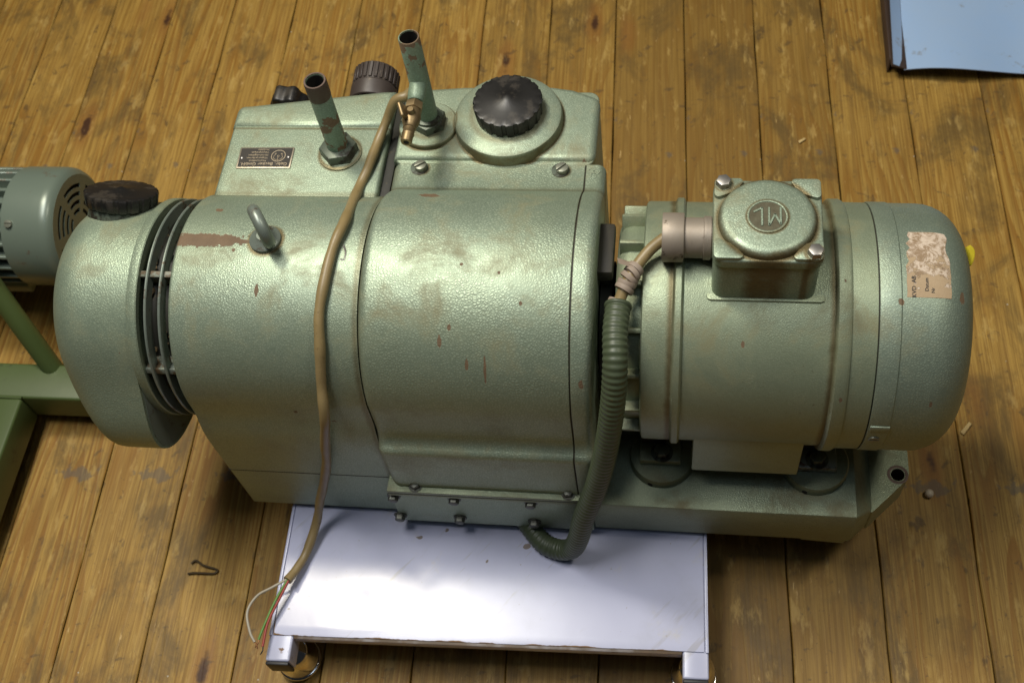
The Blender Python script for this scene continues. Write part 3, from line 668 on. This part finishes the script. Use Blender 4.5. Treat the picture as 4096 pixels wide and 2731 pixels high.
# torn paper label following the cover's curve
bm = bmesh.new(); LR = .1282; rows = []
for i in range(15):
    row = []
    a = radians(90 - math.degrees(math.asin(.0295/LR)) + (math.degrees(math.asin(.0295/LR))+math.degrees(math.asin(.0432/LR)))*i/14)
    for j in range(9):
        x = .2112+.0405*j/8 + (.0003*sin(i*2.1) if j in (0, 8) else 0); k = 0
        if i < 8 and j < 2: x += (1-j*.5)*(.0052-.0006*i+.0022*sin(i*3.7))
        if i < 7 and j > 6: x -= (j-6)*.5*(.0016+.0016*sin(i*5.1))
        if x > .236: k = (.046 - sqrt(max(0, .046**2 - ((x-.236)*1.045)**2)))
        row.append(bm.verts.new((x, (LR-k)*cos(a), H+(LR-k)*sin(a))))
    rows.append(row)
for A, B in zip(rows, rows[1:]):
    for j in range(8): bm.faces.new((A[j], A[j+1], B[j+1], B[j]))
pl = ob('paper_label', bm, 'paper', fan, label='torn brown paper sticker on the fan cover')
def on_cyl(x, a): return T((0, 0, H)) @ Matrix.Rotation(radians(a), 4, 'X') @ T((x, 0, LR+.0004)) @ Matrix.Rotation(pi/2, 4, 'Z')
ob('print', join(text_bm('KVD  AB', .0056, on_cyl(.2175, 15.0), .00005), text_bm('Datum', .0048, on_cyl(.2290, 14.0), .00005), text_bm('Nr', .0045, on_cyl(.2345, 16.5), .00005)), 'black', pl)
# yellow tag at the far end
bm = bmesh.new(); yv = []
for i in range(7):
    for j in range(7):
        u, v = i/6-.5, j/6-.5; s = 1-.35*abs(2*v)**2
        yv.append(bm.verts.new((.2790+.0085*(u+.5)-.003*v*v*4, .036+.020*v, .4200+.016*u*s+.003*sin(3*v))))
for i in range(6):
    for j in range(6): bm.faces.new((yv[i*7+j], yv[i*7+j+1], yv[i*7+j+8], yv[i*7+j+7]))
g_ = bmesh.ops.extrude_face_region(bm, geom=bm.faces[:]); bmesh.ops.translate(bm, verts=[v for v in g_['geom'] if isinstance(v, bmesh.types.BMVert)], vec=(.0009, 0, -.0006))
ob('yellow_tag', bm, 'yellow', fan, label='bright yellow plastic tag behind the fan cover')
# terminal box
BX0, BX1, BY0, BY1 = .0292, .1290, -.0492, .0452
tb = ob('terminal_box', loft(rrect(BX0+.0015, BX1-.0015, BY0+.0015, BY1-.0015, .011), .440, .5145, 0, .001, 2, 'Z'), 'box', pump)
ob('box_saddle', loft(rrect(.0262, .1372, BY0-.001, BY1+.002, .004, 2), .440, .4640, 0, .001, 2, 'Z'), 'motor', tb)
ob('box_lid', loft(rrect(BX0, BX1, BY0, BY1, .0115), .5150, .5262, .001, .0022, 3, 'Z'), 'box', tb)
cx, cy = .0785, -.0028
ob('lid_dome', lathe([(.0450, .5255), (.0448, .5290), (.0435, .5320), (.0405, .5342), (.036, .5352), (.0, .5352)], 72, T((cx, cy, 0))), 'box', tb)
for sx in (-1, 1):
    for sy in (-1, 1):
        X = BX0+.0008 if sx < 0 else BX1-.0008; Yc = BY0+.0008 if sy < 0 else BY1-.0008; x2 = X-sx*.0270; y2 = Yc-sy*.0225
        P = rrect(min(X, x2), max(X, x2), min(Yc, y2), max(Yc, y2), .0045, 4)
        # bite the inner corner out where the dome stands
        Q = []
        for p in P:
            d = Vector((p[0]-cx, p[1]-cy)); 
            if d.length < .0438: d = d.normalized()*.0438; Q.append((cx+d.x, cy+d.y))
            else: Q.append(p)
        ob('lid_corner', loft(Q, 0.5255, .5302, 0, .0010, 2, 'Z'), 'box', tb)
bolt = mesh_of(hexbolt(.0074, .0078, .0), 'steel')
put('box_bolt', bolt, tb, T((.0384, .0370, .5290)) @ Matrix.Rotation(.2, 4, 'Z')); put('box_bolt', bolt, tb, T((.1203, -.0415, .5290)) @ Matrix.Rotation(.1, 4, 'Z'))
EM = T((.0782, -.0048, .5355))
parts = [torus(.0178, .0013, EM @ Matrix.Diagonal((1, 1, .8, 1)), 56, 8)]
def bar(x0, y0, x1, y1, w=.0021):
    L = sqrt((x1-x0)**2+(y1-y0)**2); b = rbox(-w/2, L+w/2, -w/2, w/2, -.0003, .0010, .0004, 1); b.transform(EM @ T((x0, y0, 0)) @ Matrix.Rotation(math.atan2(y1-y0, x1-x0), 4, 'Z')); parts.append(b)
bar(-.0050, -.0100, -.0050, .0092); bar(-.0050, .0092, -.0118, .0050)          # L, standing on its head
bar(.0014, -.0100, .0014, .0092); bar(.0118, -.0088, .0118, .0092)               # M, standing on its head
bar(.0016, -.0098, .0066, .0020); bar(.0066, .0020, .0116, -.0086)
ob('emblem', join(*parts), 'box', tb)
ob('emblem_field', lathe([(.0168, 0), (.0168, .0002), (0, .0002)], 48, T((.0782, -.0048, .5353))), 'emblemdirt', tb)
# cable gland on the box's left side
GX = T((0, 0, .494)) @ RX
ob('gland', lathe([(.0195, .0015), (.0195, .0300)], 44, GX), 'gland', tb) 
ob('gland_ring', lathe([(.0212, .0120), (.0218, .0130), (.0218, .0200), (.0212, .0210)], 44, GX), 'gland', tb) if False else None
ob('gland_nut', lathe([(.010, -.0170), (.0232, -.0176), (.0238, -.0166), (.0238, .0020), (.0232, .0030), (.0195, .0032)], 48, GX), 'gland', tb)
ob('gland_collar', lathe([(.0205, .0215), (.0210, .0220), (.0210, .0285), (.0205, .0288)], 44, GX), 'gland', tb)
# motor feet
ob('foot_rail', loft([(-.1215, .2330), (.1215, .2330), (.1215, .290), (.118, .310), (-.1180, .3120), (-.1205, .300)], .0195, .1325, .0015, .0015, 2), 'motor', pump)
for x, dx in ((-.0135, 0), (.1580, 1)):
    for s in (-1, 1):
        pd = ob('mounting_pad', lathe([(.0370, .178), (.0370, .1905), (.0355, .1930), (.008, .1935)], 52, T((x, s*.0850, 0))), 'base', pump)
        ob('foot_bracket', rbox(x-.0250+.004*dx, x+.0215, -.1000 if s < 0 else .060, -.060 if s < 0 else .100, .1932, .2050, .002), 'base' if not dx else 'ring', pump)
        ob('foot_post', rbox(x-.0240+.004*dx, x+.0050, -.078 if s < 0 else .055, -.050 if s < 0 else .078, .2045, .2500, .002), 'dark', pump)
        put('foot_bolt', mesh_of(hexbolt(.0088, .009, .0125), 'nut'), pump, T((x, s*.0890, .2052)))
        put('pad_hole', mesh_of(lathe([(.003, 0), (.003, .0012)], 14), 'bore'), pump, align((x-.012, s*.0850-.0345*1.0*(1 if s < 0 else -1)*(1), .185), (-.34, s*.94, 0)))

# ---------------------------------------------------------------- cables
pc = root('power_cable', 'yellowed power cable draped over the pump, three bare wire ends in front', 'cable', (-.451, -.237, .1))
cab = [(-.3000, .2060, .4760), (-.3037,.1972,.4780),(-.3159,.1945,.4740),(-.3274,.1863,.4550),(-.3365,.1654,.4425),(-.3426,.1267,.4412),(-.3493,.0947,.4400),(-.3422,.0285,.4759),(-.3473,-.0069,.4788),(-.3513,-.0424,.4721),(-.3551,-.0741,.4566),(-.3551,-.1007,.4334),(-.3580,-.1226,.4004),(-.3594,-.1440,.3646),(-.3735,-.1460,.3061),(-.3843,-.1470,.2575),(-.4058,-.1470,.1900),(-.4158,-.1510,.1620),(-.4267,-.1654,.1270),(-.4364,-.1973,.1120),(-.4440,-.2202,.1130),(-.4510,-.2372,.1180)]
ob('sheath', tube(cab, lambda i, s: .0055*(1+.05*sin(s*90)+.03*sin(s*210)), 16), 'cable', pc)
for nm, mt, P in (('white_wire', 'wwhite', [(-.4490,-.2340,.1180),(-.4683,-.2465,.1168),(-.4850,-.2579,.1156),(-.4928,-.2776,.1144),(-.4847,-.3002,.1132),(-.4766,-.3115,.1120)]),
                  ('green_wire', 'wgreen', [(-.4505,-.2340,.1180),(-.4612,-.2628,.1160),(-.4688,-.2916,.1140),(-.4726,-.3083,.1120)]),
                  ('red_wire', 'wred', [(-.4488,-.2350,.1180),(-.4572,-.2615,.1160),(-.4652,-.2887,.1140),(-.4660,-.3160,.1120)])):
    w = ob(nm, tube(P, .00155, 10), mt, pc); e = Vector(P[-1]); d = (e-Vector(P[-2])).normalized()
    ob('copper_end', tube([e-d*.001, e+d*.004+Vector((.001, 0, 0)), e+d*.009+Vector((-.001, 0, -.001))], .0008, 8), 'copper' if mt != 'wred' else 'black', w)
ch = root('conduit_hose', 'green corrugated conduit hose hanging in the gap between pump and motor', 'hose', (-.16, -.16, .1))
hp = [(-.0574,-.0600,.4653),(-.0588,-.0880,.4627),(-.0577,-.1150,.4515),(-.0588,-.1330,.4242),(-.0627,-.1460,.3854),(-.0702,-.1570,.3285),(-.0813,-.1650,.2692),(-.0958,-.1740,.2113),(-.1050,-.1800,.1600),(-.1150,-.1800,.1270),(-.1320,-.1770,.1135),(-.1510,-.1690,.1128),(-.1683,-.1500,.1125),(-.1760,-.138,.1125)]
ob('corrugated_tube', tube(hp, lambda i, s: .0121+.00042*sin(2*pi*s/.0060)+(.0010 if s < .004 else 0), 26, n=12, step=.00085), 'hose', ch, ang=70)
inn = [(-.0150,0,.4935),(-.0281,-.0090,.4869),(-.0400,-.0240,.4816),(-.0497,-.0420,.4763),(-.0574,-.0600,.4653),(-.0584,-.075,.464)]
ob('inner_cable', tube(inn, .0058, 16), 'cable', ch)
ip = catmull(inn, 12)
def wrap(pts, turns, r, w, a0=0.0):
    out = []
    L = [0]
    for a, b in zip(pts, pts[1:]): L.append(L[-1]+(b-a).length)
    bms = []
    for k in range(turns):
        u = (k+.5)/turns*(len(pts)-1); i = min(int(u), len(pts)-2); p = pts[i].lerp(pts[i+1], u-i); d = (pts[i+1]-pts[i]).normalized()
        d = (d + Vector((random.uniform(-.25, .25), random.uniform(-.25, .25), random.uniform(-.2, .2)))).normalized(); q = r+random.uniform(-.0006, .0008)
        bms.append(lathe([(q-.0015, -w), (q, -w*.9), (q+.0004, 0), (q, w*.9), (q-.0015, w)], 30, align(p, d)))
    return join(*bms)
for k in range(5):
    u = 27+k*3; p = ip[u]; d = (ip[u+1]-ip[u-1]).normalized()+Vector((random.uniform(-.3, .3), random.uniform(-.3, .3), random.uniform(-.3, .3)))*.7
    q = .0089+random.uniform(-.0005, .0007)
    ob('tape_turn', lathe([(q-.002, -.0027), (q, -.0025), (q+.0005, 0), (q-.0001, .0025), (q-.002, .0027)], 32, align(p, d)), 'tape', ch)
for k, (u, q) in enumerate(((47, .0108), (49, .0112))):
    p = ip[u]; d = (ip[u+1]-ip[u-1]).normalized()+Vector((.1*k-.05, .15, .1)); ob('tape_turn', lathe([(q-.004, -.0024), (q, -.0022), (q+.0004, 0), (q-.0002, .0022), (q-.004, .0024)], 32, align(p, d)), 'tape', ch)
tl = bmesh.new(); c0 = ip[26]
for i in range(4): tl.verts.new((c0.x-.006-.004*i, c0.y+.004, c0.z+.004+.002*i)); tl.verts.new((c0.x-.004-.004*i, c0.y-.004, c0.z+.006+.002*i))
tl.verts.ensure_lookup_table()
for i in range(3): tl.faces.new([tl.verts[2*i], tl.verts[2*i+1], tl.verts[2*i+3], tl.verts[2*i+2]])
ob('tape_tail', tl, 'tape', ch)

# ---------------------------------------------------------------- the other machine at the left edge
om = root('workshop_machine', 'small grey-green finned motor on an olive tube frame at the left edge', 'machine', (-1.0, .1, 0))
ob('frame_beam', rbox(-1.45, -.800, .0115, .0665, .0270, .0800, .004, 3), 'olive', om)
ob('frame_beam', rbox(-.9535, -.8985, -.62, .0112, .0272, .0798, .004, 3), 'olive', om)
ob('frame_beam', rbox(-1.45, -.970, .36, .415, .0270, .0800, .004, 3), 'olive', om)
ob('weld', tube([(-.953, .0112, .0795), (-.93, .0110, .0805), (-.8985, .0112, .0795)], .0022, 8), 'olive', om)
for x, y in ((-.93, -.59), (-1.42, .04), (-1.0, .388), (-1.42, .388)): ob('foot', rbox(x-.022, x+.022, y-.022, y+.022, 0, .028, .002), 'black', om)
ob('brace', tube([(-.868, .058, .062), (-.915, .115, .195), (-.962, .175, .325)], .0142, 18, n=2), 'olive', om)
mx, my, mz, mr = -.885, .246, .162, .0845
MM = T((0, my, mz)) @ RX
ob('motor_core', lathe([(.05, -1.25), (.070, -1.25), (.070, -.915), (.05, -.915)], 48, MM), 'teal', om)
fm = mesh_of(rbox(-1.25, -.908, -.0026, .0026, .066, .0835, .0012, 1), 'teal')
for i in range(26): put('motor_fin', fm, om, T((0, my, mz)) @ Matrix.Rotation(2*pi*i/26, 4, 'X'))
mc = ob('motor_fan_cover', lathe([(.0838, -.9185), (.0846, -.9175), (.0846, -.8640), (.0835, -.8560), (.0800, -.8500), (.0745, -.8465), (.0735, -.8480), (.079, -.8530), (.0815, -.8600), (.0815, -.9150)], 84, MM, cap=False), 'teal', om)
holes = []
for r0, r1 in ((.022, .0275), (.0335, .039), (.045, .0505), (.0565, .062)):
    nseg = 6
    for k in range(nseg):
        a0 = 360/nseg*k+6+150/ (r0*1000); a1 = 360/nseg*(k+1)-6-150/(r0*1000)*.0
        holes.append(arc(0, 0, r1, a0, a1, 8) + arc(0, 0, r0, a1, a0, 8))
gr = holed(arc(0, 0, .0748, 0, 360*71/72, 71), holes, 0, .0016); gr.transform(T((-.8480, my, mz)) @ RX)
ob('fan_grille', gr, 'teal', mc, ang=30)
ob('fan_dark', lathe([(.0, -.862), (.0805, -.862), (.0805, -.861)], 40, MM), 'bore', mc)
put('slotted_screw', scr, mc, T((-.905, my-.0846*sin(radians(35)), mz+.0846*cos(radians(35)))) @ Matrix.Rotation(radians(35), 4, 'X') @ Matrix.Diagonal((.8, .8, .6, 1)))
ob('motor_foot', rbox(-1.18, -.94, my-.06, my+.06, .079, .10, .003), 'teal', om)

# ---------------------------------------------------------------- blue dustpan at the top right
dp = root('dustpan', 'pale blue sheet metal dustpan with wavy front edge at top right', 'dustpan', (.47, .85, 0))
bm = bmesh.new(); rows = []
nx, ny = 30, 14
for j in range(ny+1):
    row = []
    for i in range(nx+1):
        u = i/nx; v = j/ny; x = .352+.27*u-.012*(1-v)*(1-u); y = .680+.36*v+.004*sin(u*9.0+1.9)*(1-v)
        z = .026+.009*sin(u*7.2-.3)*(1-v)**2-.006*u*(1-v)
        row.append(bm.verts.new((x, y, z)))
    rows.append(row)
for A, B in zip(rows, rows[1:]):
    for i in range(nx): bm.faces.new((A[i], A[i+1], B[i+1], B[i]))
e = bmesh.ops.extrude_face_region(bm, geom=bm.faces[:]); bmesh.ops.translate(bm, verts=[v for v in e['geom'] if isinstance(v, bmesh.types.BMVert)], vec=(0, 0, -.0014))
ob('tray', bm, 'bluepan', dp)
def wall(x0, x1, name):
    bm = bmesh.new(); rows = []
    for j in range(9):
        v = j/8; y = .686+.36*v
        rows.append([bm.verts.new((x, y+yy, z)) for x, yy, z in ((x1-.012*(1-v), 0, .0255), ((x0*.4+x1*.6)-.010*(1-v), -.001, .030+.01*v), (x0-.004*(1-v), -.002, .036+.030*v))])
    for A, B in zip(rows, rows[1:]):
        for i in range(2): bm.faces.new((A[i], A[i+1], B[i+1], B[i]))
    e = bmesh.ops.extrude_face_region(bm, geom=bm.faces[:]); bmesh.ops.translate(bm, verts=[v for v in e['geom'] if isinstance(v, bmesh.types.BMVert)], vec=(0, 0, -.0016))
    return ob(name, bm, 'bluepan', dp)
wall(.326, .3515, 'side_wall'); wall(.648, .6225, 'side_wall')
ob('outer_side', loft([(.3195, .030), (.3215, .034), (.3490, .0225), (.3490, .0215)], .684, 1.04, 0, 0, 2, 'Y'), 'panback', dp)
ob('outer_skirt', rbox(.3185, .3210, .700, 1.04, .0, .0305, .0006), 'panback', dp)
ob('back_wall', rbox(.33, .645, 1.0445, 1.0465, .004, .075, .0006), 'bluepan', dp)
ob('pan_underside', loft([(.356, .0115), (.618, .0115), (.618, .0060), (.356, .0060)], .74, 1.04, 0, 0, 2, 'Y'), 'panback', dp)
ob('heel', rbox(.37, .60, .95, 1.03, 0, .0055, .002), 'panback', dp)
ob('handle', tube([(.487, 1.046, .05), (.487, 1.12, .075), (.487, 1.24, .09)], .012, 16), 'bluepan', dp)

# ---------------------------------------------------------------- small things lying on the floor
def chip(x, y, L, w, a, label, name='wood_chip'):
    bm = rbox(-L/2, L/2, -w/2, w/2, 0, .0022, .0006, 1)
    for v in bm.verts:
        t = v.co.x/L; v.co.y *= 1-.55*abs(t+.15); v.co.z += .0016*(1-cos(t*3))*.6; v.co.y += .25*w*sin(t*4)
    o = ob(name, bm, 'chipwood', None, T((x, y, .0004)) @ Matrix.Rotation(a, 4, 'Z')); return tag(o, label, 'wood chip')
chip(.3771, .0635, .020, .007, .75, 'pale wood chip lying on the boards right of the motor')
chip(-.655, .523, .018, .004, 1.2, 'thin splinter on the boards left of the tank')
chip(.182, .555, .012, .006, .4, 'small pale wood flake in the boards above the motor')
bd = ob('bead', lathe([(0, 0), (.003, .0006), (.0052, .003), (.0058, .0056), (.0050, .0085), (.003, .0105), (0, .0112)], 20), 'bead', None, T((.3219, -.0335, .0002))); tag(bd, 'round cream bead on the floor right of the cast base', 'bead')
ct = ob('wire_clip', join(tube([(-.629, -.1985, .002), (-.622, -.1970, .003), (-.608, -.1965, .003), (-.594, -.1960, .003), (-.5895, -.1925, .003), (-.5935, -.1895, .003), (-.610, -.1860, .003), (-.622, -.1800, .003), (-.628, -.1840, .002)], .0015, 8)), 'wirebrown', None); tag(ct, 'bent brown wire clip lying on the boards left of the trolley', 'clip')
